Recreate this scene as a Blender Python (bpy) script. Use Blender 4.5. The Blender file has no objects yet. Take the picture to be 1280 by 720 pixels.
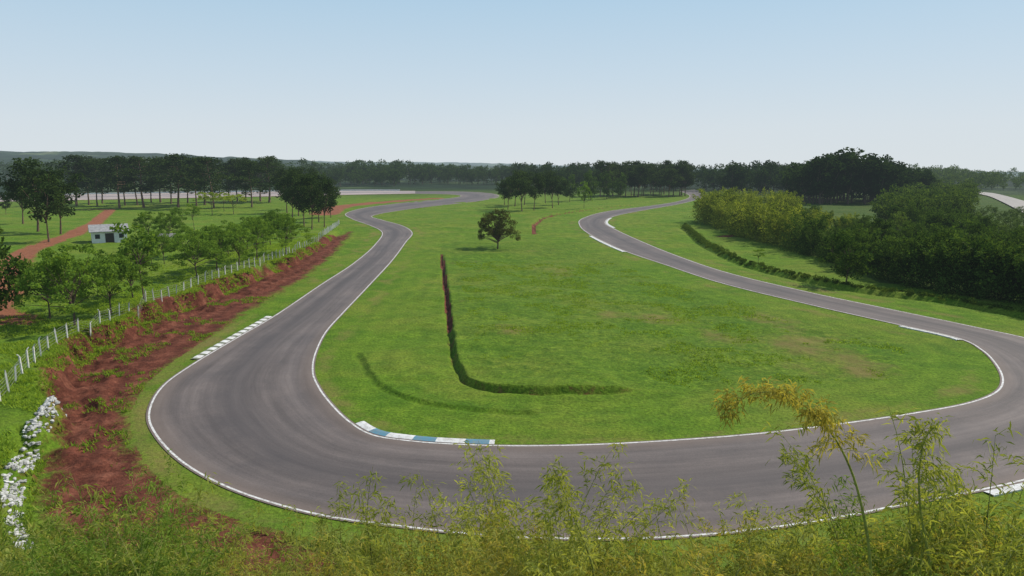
import bpy, math, random
import numpy as np
from mathutils import Vector
random.seed(5); RNG=np.random.default_rng(5)
S=bpy.context.scene; COL=S.collection
H=20.0; F=900.0; PITCH=math.atan(152/F)
cp,sp=math.cos(PITCH),math.sin(PITCH)
# ------------------------------------------------------------ helpers
def ray(px,py):
    a=px-640; b=360-py
    return np.array([a, F*cp+b*sp, -F*sp+b*cp])
def G0(px,py):
    d=ray(px,py); t=-H/d[2]; return (d[0]*t,d[1]*t)
def sstep(a,b,x):
    t=np.clip((x-a)/(b-a),0,1); return t*t*(3-2*t)
_tab=np.random.default_rng(11).random((256,256))
def vnoise(x,y,sc):
    x=np.asarray(x)/sc+1000.3; y=np.asarray(y)/sc+1000.7
    xi=np.floor(x).astype(int); yi=np.floor(y).astype(int); fx=x-xi; fy=y-yi
    fx=fx*fx*(3-2*fx); fy=fy*fy*(3-2*fy)
    g=lambda i,j:_tab[i%256,j%256]
    return (g(xi,yi)*(1-fx)+g(xi+1,yi)*fx)*(1-fy)+(g(xi,yi+1)*(1-fx)+g(xi+1,yi+1)*fx)*fy
def catmull(P,n=12):
    P=np.array(P,float); Q=np.vstack([2*P[0]-P[1],P,2*P[-1]-P[-2]]); out=[]
    for i in range(1,len(Q)-2):
        for k in range(n):
            t=k/n; a,b,c,d=Q[i-1],Q[i],Q[i+1],Q[i+2]
            out.append(0.5*((2*b)+(-a+c)*t+(2*a-5*b+4*c-d)*t*t+(-a+3*b-3*c+d)*t**3))
    out.append(P[-1]); return np.array(out)
def polydist(x,y,poly):
    """signed distance (+ on left of direction) and 0..1 station"""
    x=np.asarray(x,float); y=np.asarray(y,float)
    best=np.full(x.shape,1e9); sgn=np.ones(x.shape); st=np.zeros(x.shape)
    L=np.r_[0,np.cumsum(np.hypot(*np.diff(poly,axis=0).T))]
    for i in range(len(poly)-1):
        a=poly[i]; e=poly[i+1]-a; l2=e@e+1e-9
        t=np.clip(((x-a[0])*e[0]+(y-a[1])*e[1])/l2,0,1)
        dx=x-a[0]-e[0]*t; dy=y-a[1]-e[1]*t; d=np.hypot(dx,dy); m=d<best
        best=np.where(m,d,best); sgn=np.where(m,np.sign(e[0]*(y-a[1])-e[1]*(x-a[0])),sgn)
        st=np.where(m,(L[i]+t*(L[i+1]-L[i]))/L[-1],st)
    return best*np.where(sgn==0,1,sgn),st
def inpoly(x,y,poly):
    r=np.zeros(np.shape(x),bool); n=len(poly); j=n-1
    for i in range(n):
        xi,yi=poly[i]; xj,yj=poly[j]
        c=((yi>y)!=(yj>y))&(x<(xj-xi)*(y-yi)/((yj-yi)+1e-12)+xi); r^=c; j=i
    return r
# ------------------------------------------------------------ track layout
ST=[((515,242.3),(515,239.2)),((555,242.8),(572,239.4)),((574,244.2),(612,241.5)),((573,246.3),(624,246)),((550,249),(598,251.5)),((500,254),(540,258)),((455,260),(495,264)),((432,267),(466,270)),
((440,274),(478,275)),((462,282),(503,282)),((477,291),(516,291)),((466,308),(508,303)),((440,330),(492,325)),((400,356),(462,358)),
((345,393),(432,390)),((290,425),(410,415)),((235,458),(397,442)),((200,484),(394,465)),((183,515),(402,485)),((190,543),(418,506)),
((225,580),(440,527)),((290,615),(468,543)),((390,645),(510,550)),((500,661),(560,554)),((620,673),(640,556.5)),((760,677),(740,555)),
((890,671),(850,549)),((1020,655),(950,541)),((1140,632),(1050,529)),((1270,606),(1140,516)),((1370,575),(1205,504)),((1430,535),(1240,491)),
((1430,495),(1250,476)),((1380,455),(1243,457)),((1300,427),(1225,438)),((1220,409),(1195,423)),((1120,388),(1120,406)),((1010,365),(1010,381)),
((910,341),(900,354)),((850,321),(830,331)),((805,303),(775,312)),((770,287),(738,294)),((757,278),(724,282)),((770,270),(728,273)),
((810,262),(760,264)),((850,255),(815,257)),((876,248),(850,251)),((882,242),(862,245)),((868,237),(850,239))]
OUT=catmull([G0(*a) for a,b in ST]); INN=catmull([G0(*b) for a,b in ST])
CEN=(OUT+INN)/2
FU=catmull([G0(*p) for p in [(-250,250),(0,245.5),(200,242),(430,239),(519,239.0)]])
FL=catmull([G0(*p) for p in [(-250,259),(0,252.5),(200,248.5),(430,244),(519,242.4)]])
BANK=np.array([G0(*p) for p in [(60,800),(48,720),(30,650),(40,600),(72,540),(62,500),(85,468),(130,440),(180,412),(240,384),(300,362),(360,335),(410,305),(428,288),(418,275),(405,266),(395,258)]])
TERR=catmull([G0(*p) for p in [(553,318),(557,350),(562,390),(566,430),(575,462),(597,482),(650,489),(710,489),(800,486)]],6)
TER2=catmull([G0(*p) for p in [(448,440),(462,466),(482,486),(510,497),(550,506),(600,512),(675,515)]],5)
TER3=catmull([G0(*p) for p in [(668,292),(668,282),(690,270),(740,262),(800,256)]],4)
DITCH=catmull([G0(*p) for p in [(856,283),(885,306),(930,328),(1000,347),(1060,359),(1110,367),(1180,376),(1290,394),(1500,430)]],4)
DIRT=np.array([G0(*p) for p in [(440,289),(405,301),(375,320),(335,343),(260,368),(190,396),(150,418),(95,440),(70,466),(52,495),(75,520),(68,560),(58,600),(55,640),(90,700),(150,780),(470,780),(420,700),(345,672),(262,640),(203,605),(172,575),(154,540),(162,510),(186,478),(222,450),(258,425),(298,395),(338,372),(380,345),(416,318)]])
def roaddist(x,y):
    best=np.full(np.shape(x),1e9)
    for c in CEN[::4]: best=np.minimum(best,(x-c[0])**2+(y-c[1])**2)
    return np.sqrt(best)
def ridge(x,y,P,hh,w,fall,side,dw=.45,dd=.5):
    d,s=polydist(x,y,P); d=d*side+ (vnoise(x,y,1.7)-.5)*.3
    tp=sstep(0,.04,s)*sstep(0,.03,1-s)
    up=hh*sstep(0,w,d)*(1-sstep(2.5,fall,d))
    dip=-hh*dd*np.exp(-((d+.3)/dw)**2)
    return (up+dip)*tp
def hgt(x,y,rd=None):
    x=np.asarray(x,float); y=np.asarray(y,float); r=np.hypot(x,y)
    if rd is None: rd=roaddist(x,y)
    xb=np.interp(y,BANK[:,1],BANK[:,0])+(vnoise(y,x*.3,3.0)-.5)*3.0+(vnoise(y,x,.9)-.5)*1.2
    q=xb-x
    bh=np.interp(y,[30,60,120,200,260],[1.3,2.3,2.2,1.4,0])
    z=bh*sstep(-.2,1.6,q)+.8*sstep(6,30,q)*sstep(30,60,y)*(1-sstep(200,260,y))
    near_b=np.exp(-((q+2.5)/3.0)**2)*sstep(35,50,y)*(1-sstep(180,240,y))*sstep(8,10,rd)
    z+=near_b*((vnoise(x,y,1.3)-.4)*.65+(vnoise(x,y,.6)-.5)*.35)
    z+=ridge(x,y,TERR,.46,.3,30,1,.32,.8)+ridge(x,y,TER2,.16,.35,9,1,.3,.9)+ridge(x,y,TER3,.7,.8,12,1)*0.8
    d,s=polydist(x,y,DITCH); z+=-.6*np.exp(-((d+1.5)/1.0)**2)+.45*np.exp(-((d-.4)/.9)**2)
    z*=sstep(7.4,9.2,rd)
    rough=sstep(9,17,rd)*(1-sstep(350,600,r))
    z+=rough*((vnoise(x,y,9)-.5)*.5+(vnoise(x,y,3)-.5)*.24+(vnoise(x,y,1.1)-.5)*.14)
    z+=6.5*(1-sstep(13,31,y))*(1-sstep(60,90,np.abs(x)))*sstep(-60,-20,y)
    a=np.degrees(np.arctan2(x,y))
    A=np.interp(a,[-60,-35,-26,-18,-12,-6,5,20,30,60],[62,64,60,42,20,10,0,-20,-50,-60])
    z+=A*sstep(1500,3000,r)*(.8+.4*vnoise(x,y,900))+np.where(a<5,1,0.2)*22*(vnoise(x,y,1600)-.3)*sstep(2500,5000,r)
    z+=sstep(1300,1800,r)*((vnoise(x,y,110)-.5)*12+(vnoise(x,y,45)-.5)*7)*np.where(a<8,1,.3)
    B=np.interp(a,[-60,-15,-8,3,10,30],[50,50,52,30,0,-20]); z+=B*sstep(5000,9500,r)
    return z
def G(px,py):
    d=ray(px,py); t=-H/d[2]
    for _ in range(6):
        hz=float(hgt(np.array([d[0]*t]),np.array([d[1]*t]))[0]); t=.4*t+.6*(hz-H)/d[2]
    x,y=d[0]*t,d[1]*t
    return x,y,float(hgt(np.array([x]),np.array([y]))[0])
# ------------------------------------------------------------ materials
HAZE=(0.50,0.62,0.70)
def haze_wrap(nt,shader,K=9000.0,mxv=.75):  # painted aerial haze: emissive haze colour mixed in, growing with distance from origin
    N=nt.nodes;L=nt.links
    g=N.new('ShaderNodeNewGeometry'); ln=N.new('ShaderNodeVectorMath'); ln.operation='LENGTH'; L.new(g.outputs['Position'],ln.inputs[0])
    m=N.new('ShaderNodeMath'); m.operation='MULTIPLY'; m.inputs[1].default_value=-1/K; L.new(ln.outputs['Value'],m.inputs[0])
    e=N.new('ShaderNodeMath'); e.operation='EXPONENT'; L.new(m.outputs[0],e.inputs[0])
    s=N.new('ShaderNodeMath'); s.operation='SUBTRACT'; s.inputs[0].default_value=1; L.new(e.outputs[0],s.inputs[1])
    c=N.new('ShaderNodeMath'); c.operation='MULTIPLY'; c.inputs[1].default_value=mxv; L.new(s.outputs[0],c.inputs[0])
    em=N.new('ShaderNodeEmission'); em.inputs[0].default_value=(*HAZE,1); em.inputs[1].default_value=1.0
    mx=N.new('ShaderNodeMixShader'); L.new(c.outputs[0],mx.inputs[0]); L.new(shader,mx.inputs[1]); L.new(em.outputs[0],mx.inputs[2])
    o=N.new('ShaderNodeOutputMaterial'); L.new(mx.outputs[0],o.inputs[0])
def newmat(n):
    m=bpy.data.materials.new(n); m.use_nodes=True; m.node_tree.nodes.clear(); return m,m.node_tree
def nz(nt,scale,vec=None,detail=4,rough=.6):
    n=nt.nodes.new('ShaderNodeTexNoise'); n.inputs['Scale'].default_value=scale; n.inputs['Detail'].default_value=detail; n.inputs['Roughness'].default_value=rough
    if vec is not None: nt.links.new(vec,n.inputs['Vector'])
    return n.outputs['Fac']
def ramp(nt,fac,stops):
    r=nt.nodes.new('ShaderNodeValToRGB'); nt.links.new(fac,r.inputs[0]); e=r.color_ramp.elements
    while len(e)<len(stops): e.new(.5)
    for i,(p,c) in enumerate(stops):
        e[i].position=p; e[i].color=(*c,1) if len(c)==3 else c
    return r.outputs[0]
def mix(nt,fac,a,b,mode='MIX'):
    m=nt.nodes.new('ShaderNodeMix'); m.data_type='RGBA'; m.blend_type=mode
    for s,v in ((m.inputs[0],fac),(m.inputs[6],a),(m.inputs[7],b)):
        if isinstance(v,(int,float)): s.default_value=v
        elif isinstance(v,tuple): s.default_value=(*v,1)
        else: nt.links.new(v,s)
    return m.outputs[2]
def math_(nt,op,a,b=None,clamp=False):
    m=nt.nodes.new('ShaderNodeMath'); m.operation=op; m.use_clamp=clamp
    for i,v in enumerate((a,b)):
        if v is None: continue
        if isinstance(v,(int,float)): m.inputs[i].default_value=v
        else: nt.links.new(v,m.inputs[i])
    return m.outputs[0]
def attr(nt,n):
    a=nt.nodes.new('ShaderNodeAttribute'); a.attribute_name=n; return a.outputs['Fac']
def pos(nt): return nt.nodes.new('ShaderNodeNewGeometry').outputs['Position']
def bsdf(nt,col,rough=.9,bump=None,bd=.1,spec=.2):
    b=nt.nodes.new('ShaderNodeBsdfPrincipled'); b.inputs['Roughness'].default_value=rough; b.inputs['Specular IOR Level'].default_value=spec
    if isinstance(col,tuple): b.inputs['Base Color'].default_value=(*col,1)
    else: nt.links.new(col,b.inputs['Base Color'])
    if bump is not None:
        bu=nt.nodes.new('ShaderNodeBump'); bu.inputs['Distance'].default_value=bd; bu.inputs['Strength'].default_value=1; nt.links.new(bump,bu.inputs['Height']); nt.links.new(bu.outputs[0],b.inputs['Normal'])
    return b.outputs[0]
def plain(n,c,rough=.8,var=.25,sc=3):
    m,nt=newmat(n); f=nz(nt,sc,pos(nt)); d=tuple(v*(1-var) for v in c); l=tuple(min(1,v*(1+var*.6)) for v in c)
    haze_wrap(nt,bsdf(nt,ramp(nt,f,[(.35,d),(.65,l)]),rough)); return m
def leafmat(n,dark,light,trans=.35):
    m,nt=newmat(n); v=attr(nt,'var')
    oi=nt.nodes.new('ShaderNodeObjectInfo')
    f=math_(nt,'ADD',math_(nt,'MULTIPLY',v,.68),math_(nt,'MULTIPLY',oi.outputs['Random'],.32))
    c=ramp(nt,f,[(.1,dark),(.9,light)])
    d=nt.nodes.new('ShaderNodeBsdfDiffuse'); nt.links.new(c,d.inputs[0])
    t=nt.nodes.new('ShaderNodeBsdfTranslucent'); c2=mix(nt,1.0,c,(1.35,1.25,.6),'MULTIPLY'); nt.links.new(c2,t.inputs[0])
    mx=nt.nodes.new('ShaderNodeMixShader'); mx.inputs[0].default_value=trans; nt.links.new(d.outputs[0],mx.inputs[1]); nt.links.new(t.outputs[0],mx.inputs[2])
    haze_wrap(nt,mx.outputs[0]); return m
M_bark=plain('bark',(.12,.085,.06),.95,.4,4)
M_pbark=plain('pine_bark',(.16,.10,.07),.95,.4,4)
M_culm=plain('bamboo_culm',(.24,.26,.06),.5,.3,6)
M_broad=leafmat('leaf_light',(.06,.12,.018),(.20,.32,.045),.45)
M_yel=leafmat('leaf_yellow',(.14,.2,.025),(.34,.42,.05),.5)
M_pine=leafmat('leaf_pine',(.013,.029,.010),(.06,.095,.024),.3)
M_dark=leafmat('leaf_dark',(.020,.046,.012),(.09,.14,.032),.38)
M_lone=leafmat('leaf_lone',(.026,.034,.014),(.105,.11,.032),.32)
M_bam=leafmat('leaf_bamboo',(.15,.19,.03),(.45,.47,.11),.5)
M_bamy=leafmat('leaf_bamboo_golden',(.20,.185,.03),(.52,.45,.11),.5)
M_bamg=leafmat('leaf_bamboo_green',(.07,.13,.02),(.25,.35,.06),.48)
M_grove=leafmat('leaf_grove',(.065,.105,.014),(.29,.34,.055),.45)
M_groved=leafmat('leaf_grove_dark',(.018,.045,.009),(.10,.165,.03),.36)
M_tuft=leafmat('leaf_tuft',(.12,.21,.02),(.30,.42,.05),.55)
M_hedge=leafmat('leaf_hedge',(.025,.055,.010),(.12,.18,.03),.35)
# ground
def ground_mat():
    m,nt=newmat('ground_grass'); P=pos(nt)
    rd=attr(nt,'rd'); dirt=attr(nt,'dirt'); far=attr(nt,'far'); lite=attr(nt,'lite')
    n1=nz(nt,.055,P,6,.65); n2=nz(nt,.5,P,6,.75); n3=nz(nt,3.5,P,4,.7); n4=nz(nt,.018,P,4); n5=nz(nt,.16,P,6,.7)
    g=ramp(nt,n2,[(.3,(.062,.128,.008)),(.5,(.100,.182,.012)),(.7,(.152,.242,.020))])
    g=mix(nt,ramp(nt,n1,[(.44,(0,0,0)),(.62,(.6,.6,.6))]),g,(.180,.205,.030))
    g=mix(nt,ramp(nt,n5,[(.46,(0,0,0)),(.64,(.65,.65,.65))]),g,(.058,.135,.009))
    g=mix(nt,ramp(nt,n4,[(.45,(0,0,0)),(.62,(.35,.35,.35))]),g,(.14,.195,.022))
    ro=attr(nt,'rough'); rn=nz(nt,1.1,P,6,.8)
    g=mix(nt,math_(nt,'MULTIPLY',ro,ramp(nt,rn,[(.45,(0,0,0)),(.66,(.85,.85,.85))])),g,(.045,.105,.008))
    g=mix(nt,math_(nt,'MULTIPLY',ro,ramp(nt,rn,[(.30,(.6,.6,.6)),(.45,(0,0,0))])),g,(.21,.29,.03))
    fine=ramp(nt,n3,[(.3,(.52,.52,.52)),(.7,(1.4,1.4,1.4))]); g=mix(nt,1.0,g,fine,'MULTIPLY')
    w=math_(nt,'SINE',math_(nt,'ADD',math_(nt,'MULTIPLY',rd,2.2),math_(nt,'MULTIPLY',n1,9)))
    w=math_(nt,'MULTIPLY',w,math_(nt,'MULTIPLY',attr(nt,'mow'),n1))
    g=mix(nt,1.0,g,ramp(nt,math_(nt,'ADD',math_(nt,'MULTIPLY',w,.5),.5),[(0,(.86,.88,.86)),(1,(1.12,1.1,1.05))]),'MULTIPLY')
    wn=nz(nt,.045,P,7,.8); worn=math_(nt,'ADD',math_(nt,'SUBTRACT',wn,.60),math_(nt,'MULTIPLY',attr(nt,'worn'),.20))
    g=mix(nt,ramp(nt,math_(nt,'MULTIPLY',worn,6),[(.0,(0,0,0)),(1,(.7,.7,.7))]),g,(.20,.145,.055))
    fn=nz(nt,.004,P,5,.6); ff=ramp(nt,fn,[(.42,(.012,.025,.011)),(.54,(.020,.038,.014)),(.60,(.07,.10,.035)),(.70,(.12,.12,.06))])
    f2=nz(nt,.022,P,5,.75); ff=mix(nt,1.0,ff,ramp(nt,f2,[(.3,(.35,.35,.35)),(.7,(1.7,1.7,1.7))]),'MULTIPLY')
    g=mix(nt,far,g,ff)
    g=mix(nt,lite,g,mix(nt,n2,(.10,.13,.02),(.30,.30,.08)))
    dn=nz(nt,.5,P,7,.75); dc=ramp(nt,dn,[(.28,(.055,.017,.011)),(.5,(.130,.042,.025)),(.70,(.245,.095,.058))])
    dc=mix(nt,1.0,dc,ramp(nt,n3,[(.3,(.6,.6,.6)),(.7,(1.25,1.25,1.25))]),'MULTIPLY')
    rut=math_(nt,'SINE',math_(nt,'ADD',math_(nt,'MULTIPLY',attr(nt,'bq'),2.6),math_(nt,'MULTIPLY',n5,4)))
    dc=mix(nt,1.0,dc,ramp(nt,math_(nt,'ADD',math_(nt,'MULTIPLY',rut,.5),.5),[(0,(.82,.82,.82)),(1,(1.12,1.12,1.12))]),'MULTIPLY')
    dc=mix(nt,attr(nt,'path'),dc,(.33,.135,.07))
    k=math_(nt,'ADD',dirt,math_(nt,'MULTIPLY',math_(nt,'SUBTRACT',nz(nt,.33,P,9,.85),.5),3.2))
    k=ramp(nt,k,[(.10,(0,0,0)),(.55,(1,1,1))])
    c=mix(nt,k,g,dc)
    b=math_(nt,'ADD',math_(nt,'MULTIPLY',n2,.6),math_(nt,'MULTIPLY',n3,.35))
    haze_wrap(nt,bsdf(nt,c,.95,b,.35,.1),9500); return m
def asphalt_mat(name='asphalt',mul=1.0):
    m,nt=newmat(name); uv=nt.nodes.new('ShaderNodeUVMap'); uv.uv_map='UVMap'
    mp=nt.nodes.new('ShaderNodeMapping'); mp.inputs['Scale'].default_value=(9,.03,1); nt.links.new(uv.outputs[0],mp.inputs[0])
    st=nz(nt,1.0,mp.outputs[0],6,.7); P=pos(nt); a=nz(nt,.10,P,6,.7); f=nz(nt,9,P,3,.7)
    c=ramp(nt,st,[(.28,(.084,.071,.067)),(.5,(.130,.110,.104)),(.72,(.185,.157,.146))])
    c=mix(nt,1.0,c,ramp(nt,a,[(.3,(.76,.76,.77)),(.7,(1.2,1.15,1.1))]),'MULTIPLY')
    c=mix(nt,1.0,c,ramp(nt,f,[(.3,(.85,.85,.85)),(.7,(1.12,1.12,1.12))]),'MULTIPLY')
    sx=nt.nodes.new('ShaderNodeSeparateXYZ'); nt.links.new(uv.outputs[0],sx.inputs[0])
    edge=math_(nt,'ABSOLUTE',math_(nt,'SUBTRACT',sx.outputs[0],.5))
    c=mix(nt,ramp(nt,edge,[(.36,(0,0,0)),(.5,(.6,.6,.6))]),c,(.19,.140,.11))
    line=math_(nt,'ABSOLUTE',math_(nt,'SUBTRACT',sx.outputs[0],math_(nt,'ADD',.30,math_(nt,'MULTIPLY',a,.28))))
    c=mix(nt,ramp(nt,line,[(.0,(.65,.65,.65)),(.20,(0,0,0))]),c,(.066,.057,.057))
    if mul!=1.0: c=mix(nt,1.0,c,(mul,mul,mul),'MULTIPLY')
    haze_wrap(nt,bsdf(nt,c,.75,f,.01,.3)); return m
def kerb_mat(n,c2,L,th=.55):
    m,nt=newmat(n); uv=nt.nodes.new('ShaderNodeUVMap'); uv.uv_map='UVMap'
    sx=nt.nodes.new('ShaderNodeSeparateXYZ'); nt.links.new(uv.outputs[0],sx.inputs[0])
    fr=math_(nt,'FRACT',math_(nt,'MULTIPLY',sx.outputs[1],1/L)); s=math_(nt,'GREATER_THAN',fr,th)
    c=mix(nt,s,(.68,.68,.66),c2)
    P=pos(nt); d=nz(nt,2.2,P,6,.75); c=mix(nt,ramp(nt,d,[(.45,(0,0,0)),(.72,(.75,.75,.75))]),c,(.26,.22,.18))
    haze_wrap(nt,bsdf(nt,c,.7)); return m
def paint_mat():
    m,nt=newmat('line_paint'); P=pos(nt); d=nz(nt,2.5,P,6,.8)
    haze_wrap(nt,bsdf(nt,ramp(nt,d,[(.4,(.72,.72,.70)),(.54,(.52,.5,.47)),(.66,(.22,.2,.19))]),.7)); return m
# ------------------------------------------------------------ mesh helpers (all quads)
def mkmesh(name,V,Fq,mats,var=None,midx=None,smooth=False,uv=None):
    me=bpy.data.meshes.new(name); V=np.asarray(V,np.float32); Fq=np.asarray(Fq,np.int32)
    me.vertices.add(len(V)); me.vertices.foreach_set('co',V.ravel())
    me.loops.add(Fq.size); me.loops.foreach_set('vertex_index',Fq.ravel())
    me.polygons.add(len(Fq)); me.polygons.foreach_set('loop_start',np.arange(0,Fq.size,4,dtype=np.int32))
    me.update(calc_edges=True)
    for m in mats: me.materials.append(m)
    if midx is not None: me.polygons.foreach_set('material_index',np.asarray(midx,np.int32))
    me.polygons.foreach_set('use_smooth',np.full(len(Fq),smooth))
    if var is not None:
        if not isinstance(var,dict): var={'var':var}
        for k,v in var.items():
            a=me.attributes.new(k,'FLOAT','POINT'); a.data.foreach_set('value',np.asarray(v,np.float32))
    if uv is not None:
        l=me.uv_layers.new(name='UVMap'); l.data.foreach_set('uv',np.asarray(uv,np.float32)[Fq.ravel()].ravel())
    return me
def obj(name,me,parent=None,loc=None):
    o=bpy.data.objects.new(name,me); COL.objects.link(o)
    if parent: o.parent=parent
    if loc is not None: o.location=loc
    return o
def tag(o,label,cat,group=None):
    o['label']=label; o['category']=cat
    if group: o['group']=group
    return o
class Q:
    def __init__(s): s.V=[];s.F=[];s.A=[];s.M=[];s.n=0
    def add(s,V,Fq,a,m=0):
        V=np.asarray(V,float); Fq=np.asarray(Fq,int); s.V.append(V); s.F.append(Fq+s.n); s.n+=len(V)
        s.A.append(np.broadcast_to(np.asarray(a,float),(len(V),))); s.M.append(np.full(len(Fq),m))
    def arr(s): return np.vstack(s.V),np.vstack(s.F),np.concatenate(s.A),np.concatenate(s.M)
    def mesh(s,name,mats,smooth=False):
        V,Fq,A,M=s.arr(); return mkmesh(name,V,Fq,mats,A,M,smooth)
    def tube(s,P,R,n=6,m=0):
        P=np.asarray(P,float); k=len(P); V=[]
        for i in range(k):
            t=P[min(i+1,k-1)]-P[max(i-1,0)]; t=t/(np.linalg.norm(t)+1e-9)
            u=np.cross(t,[0.3,1,0.1]); u/=np.linalg.norm(u)+1e-9; w=np.cross(t,u)
            for j in range(n):
                a=2*math.pi*j/n; V.append(P[i]+R[i]*(u*math.cos(a)+w*math.sin(a)))
        Fq=[[i*n+j,i*n+(j+1)%n,(i+1)*n+(j+1)%n,(i+1)*n+j] for i in range(k-1) for j in range(n)]
        s.add(V,Fq,.5,m)
    def leaves(s,C,size,asp,var,rng,m=0,up=0.0):
        n=len(C); d=rng.normal(size=(n,3)); d[:,2]+=up; d/=np.linalg.norm(d,axis=1,keepdims=True)
        e=rng.normal(size=(n,3)); e-=d*(e*d).sum(1,keepdims=True); e/=np.linalg.norm(e,axis=1,keepdims=True)
        L=(size*(.6+.8*rng.random(n)))[:,None]
        a=C-d*L*.5; b=C+e*L*asp*.5; c=C+d*L*.5; f=C-e*L*asp*.5
        V=np.stack([a,b,c,f],1).reshape(-1,3); s.add(V,np.arange(4*n).reshape(n,4),np.repeat(var,4),m)
    def box(s,x0,x1,y0,y1,z0,z1,m=0):
        V=[(x,y,z) for z in (z0,z1) for x,y in ((x0,y0),(x1,y0),(x1,y1),(x0,y1))]
        s.add(V,[[3,2,1,0],[4,5,6,7],[0,1,5,4],[1,2,6,5],[2,3,7,6],[3,0,4,7]],.5,m)
# ------------------------------------------------------------ tree generators
def clump_tree(seed,h,R,z0,shape,ncl,nleaf,leaf,trunk_r,clr,flat=.6,limbs=10,lean=0.0,asp=.7):
    r=np.random.default_rng(seed); T=Q(); C=Q()
    top=np.array([lean*h+r.normal()*.02*h,r.normal()*.02*h,h*.93])
    def tp(z):
        k=z/h; return np.array([top[0]*k**1.4+math.sin(k*5+seed)*.012*h,top[1]*k+math.cos(k*4+seed)*.012*h,z])
    cl=[]
    for i in range(ncl):
        if shape=='pine':
            k=(i+.5)/ncl; z=z0*h+(1-z0)*h*k; rr=R*(math.sin(math.pi*min(1,(.25+.75*k)))**.7+.1)*r.uniform(.35,1.05)
            a=r.uniform(0,6.28); c=tp(min(z,h*.93))+np.array([math.cos(a)*rr,math.sin(a)*rr,r.normal()*.02*h])
        elif shape=='vase':
            a=r.uniform(0,6.28); k=r.random()**.5; z=h*(z0+(1-z0)*(.25+.75*r.random())*(1-.25*k)); c=np.array([math.cos(a)*R*k,math.sin(a)*R*k,z])
        elif shape=='dome':
            a=r.uniform(0,6.28); k=r.random()**.55*(1+.15*math.sin(3*a+seed)); z=h*(z0+(1-z0)*((.15+.85*r.random()**.7)*math.sqrt(max(.04,1-.85*k*k)))); c=np.array([math.cos(a)*R*k,math.sin(a)*R*k,z])
        else:
            v=r.normal(size=3); v/=np.linalg.norm(v); v*=r.uniform(.45,1.0)
            cz=h*(z0+1)/2; c=np.array([v[0]*R,v[1]*R,cz+v[2]*h*(1-z0)/2*.92])
        c[:2]+=top[:2]*(c[2]/h)*(0 if shape=='pine' else 1); cl.append(c)
    zt=h*(.9 if shape=='pine' else max(.3,z0+.15))
    zs=np.linspace(-.4,zt,7); T.tube([tp(max(z,0))+np.array([0,0,min(z,0)]) for z in zs],[trunk_r*(1.25 if i==0 else 1-.75*i/6) for i in range(7)],7)
    for c in cl[:limbs] if shape!='pine' else cl[::max(1,len(cl)//limbs)]:
        zb=min(c[2]*.72,zt) if shape=='pine' else r.uniform(.5,1)*min(zt,c[2]*.9)
        if shape=='pine': zb=c[2]*.93
        b=tp(zb); mid=(b+c)/2+np.array([r.normal()*.03*h,r.normal()*.03*h,-.02*h if shape=='pine' else .01*h])
        T.tube([b,(b+mid)/2,mid,c],[trunk_r*.45,trunk_r*.36,trunk_r*.26,trunk_r*.07],5)
    for c in cl:
        v=r.random(); s=clr*r.uniform(.6,1.25); n=max(6,int(nleaf*(s/clr)**2*r.uniform(.7,1.2)))
        p=r.normal(size=(n,3)); p/=np.linalg.norm(p,axis=1,keepdims=True); p*=(r.random((n,1))**.45)*s; p[:,2]*=flat
        C.leaves(c+p,leaf,asp,np.clip(v*.65+.35*r.random(n),0,1),r)
    return T,C
def grove_clump(seed,h,R,nc,leaf,nl):
    """bamboo clump: arching plumes from one root, leafy down to the ground"""
    r=np.random.default_rng(seed); T=Q(); C=Q()
    for i in range(nc):
        a=r.uniform(0,6.28); hh=h*r.uniform(.6,1); out=R*r.uniform(.2,1); b=np.array([math.cos(a),math.sin(a),0])
        ts=np.linspace(0,1,6); P=[b*(.8+out*t**2.2)+np.array([0,0,hh*(t-.12*t**4)]) for t in ts]
        T.tube(P,[.045*(1-.8*t) for t in ts],4); v=r.random()
        n=nl; t=.16+.84*r.random(n)**.8; pp=b*(.8+out*t**2.2)[:,None]; pp[:,2]=hh*(t-.12*t**4)
        w=(.35+.75*np.sin(np.pi*np.clip(t*1.02-.05,0,1)))[:,None]; pp+=r.normal(size=(n,3))*w*.55*(h/12)
        pp[:,2]=np.abs(pp[:,2]); C.leaves(pp,leaf,.5,np.clip(v*.6+.4*r.random(n),0,1),r)
    for i in range(26): # skirt
        a=r.uniform(0,6.28); k=R*r.uniform(.35,.95); c=np.array([math.cos(a)*k,math.sin(a)*k,h*r.uniform(.03,.4)]); n=50; v=r.random()
        p=r.normal(size=(n,3))*np.array([.6,.6,.75]); p=c+p; p[:,2]=np.abs(p[:,2]); C.leaves(p,leaf,.5,np.clip(v*.6+.4*r.random(n),0,1),r)
    return T,C
PROTO={}
def proto(key,TC,mt,ml):
    T,C=TC; PROTO[key]=(T.mesh(key+'_trunk',[mt],True),C.mesh(key+'_crown',[ml]),T,C,mt,ml)
CNT=[0]
def plant_parts(key,name,loc,sc,rot,label,cat,group,p1='trunk',p2='crown'):
    e=obj(name,None,loc=loc); e.empty_display_size=.5; e.scale=sc if isinstance(sc,tuple) else (sc,)*3; e.rotation_euler=(0,0,rot)
    a=obj(p1,PROTO[key][0],e); b=obj(p2,PROTO[key][1],e); tag(e,label,cat,group); CNT[0]+=1; return e
JOIN={}
def plant_one(key,name,loc,sc,rot,label,cat,group):
    if key not in JOIN:
        _,_,T,C,mt,ml=PROTO[key]; q=Q(); V,Fq,A,M=T.arr(); q.add(V,Fq,A,0); V,Fq,A,M=C.arr(); q.add(V,Fq,A,1); JOIN[key]=q.mesh(key+'_tree',[mt,ml])
    o=obj(name,JOIN[key],loc=loc); o.scale=sc if isinstance(sc,tuple) else (sc,)*3; o.rotation_euler=(0,0,rot); tag(o,label,cat,group); CNT[0]+=1; return o
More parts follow.
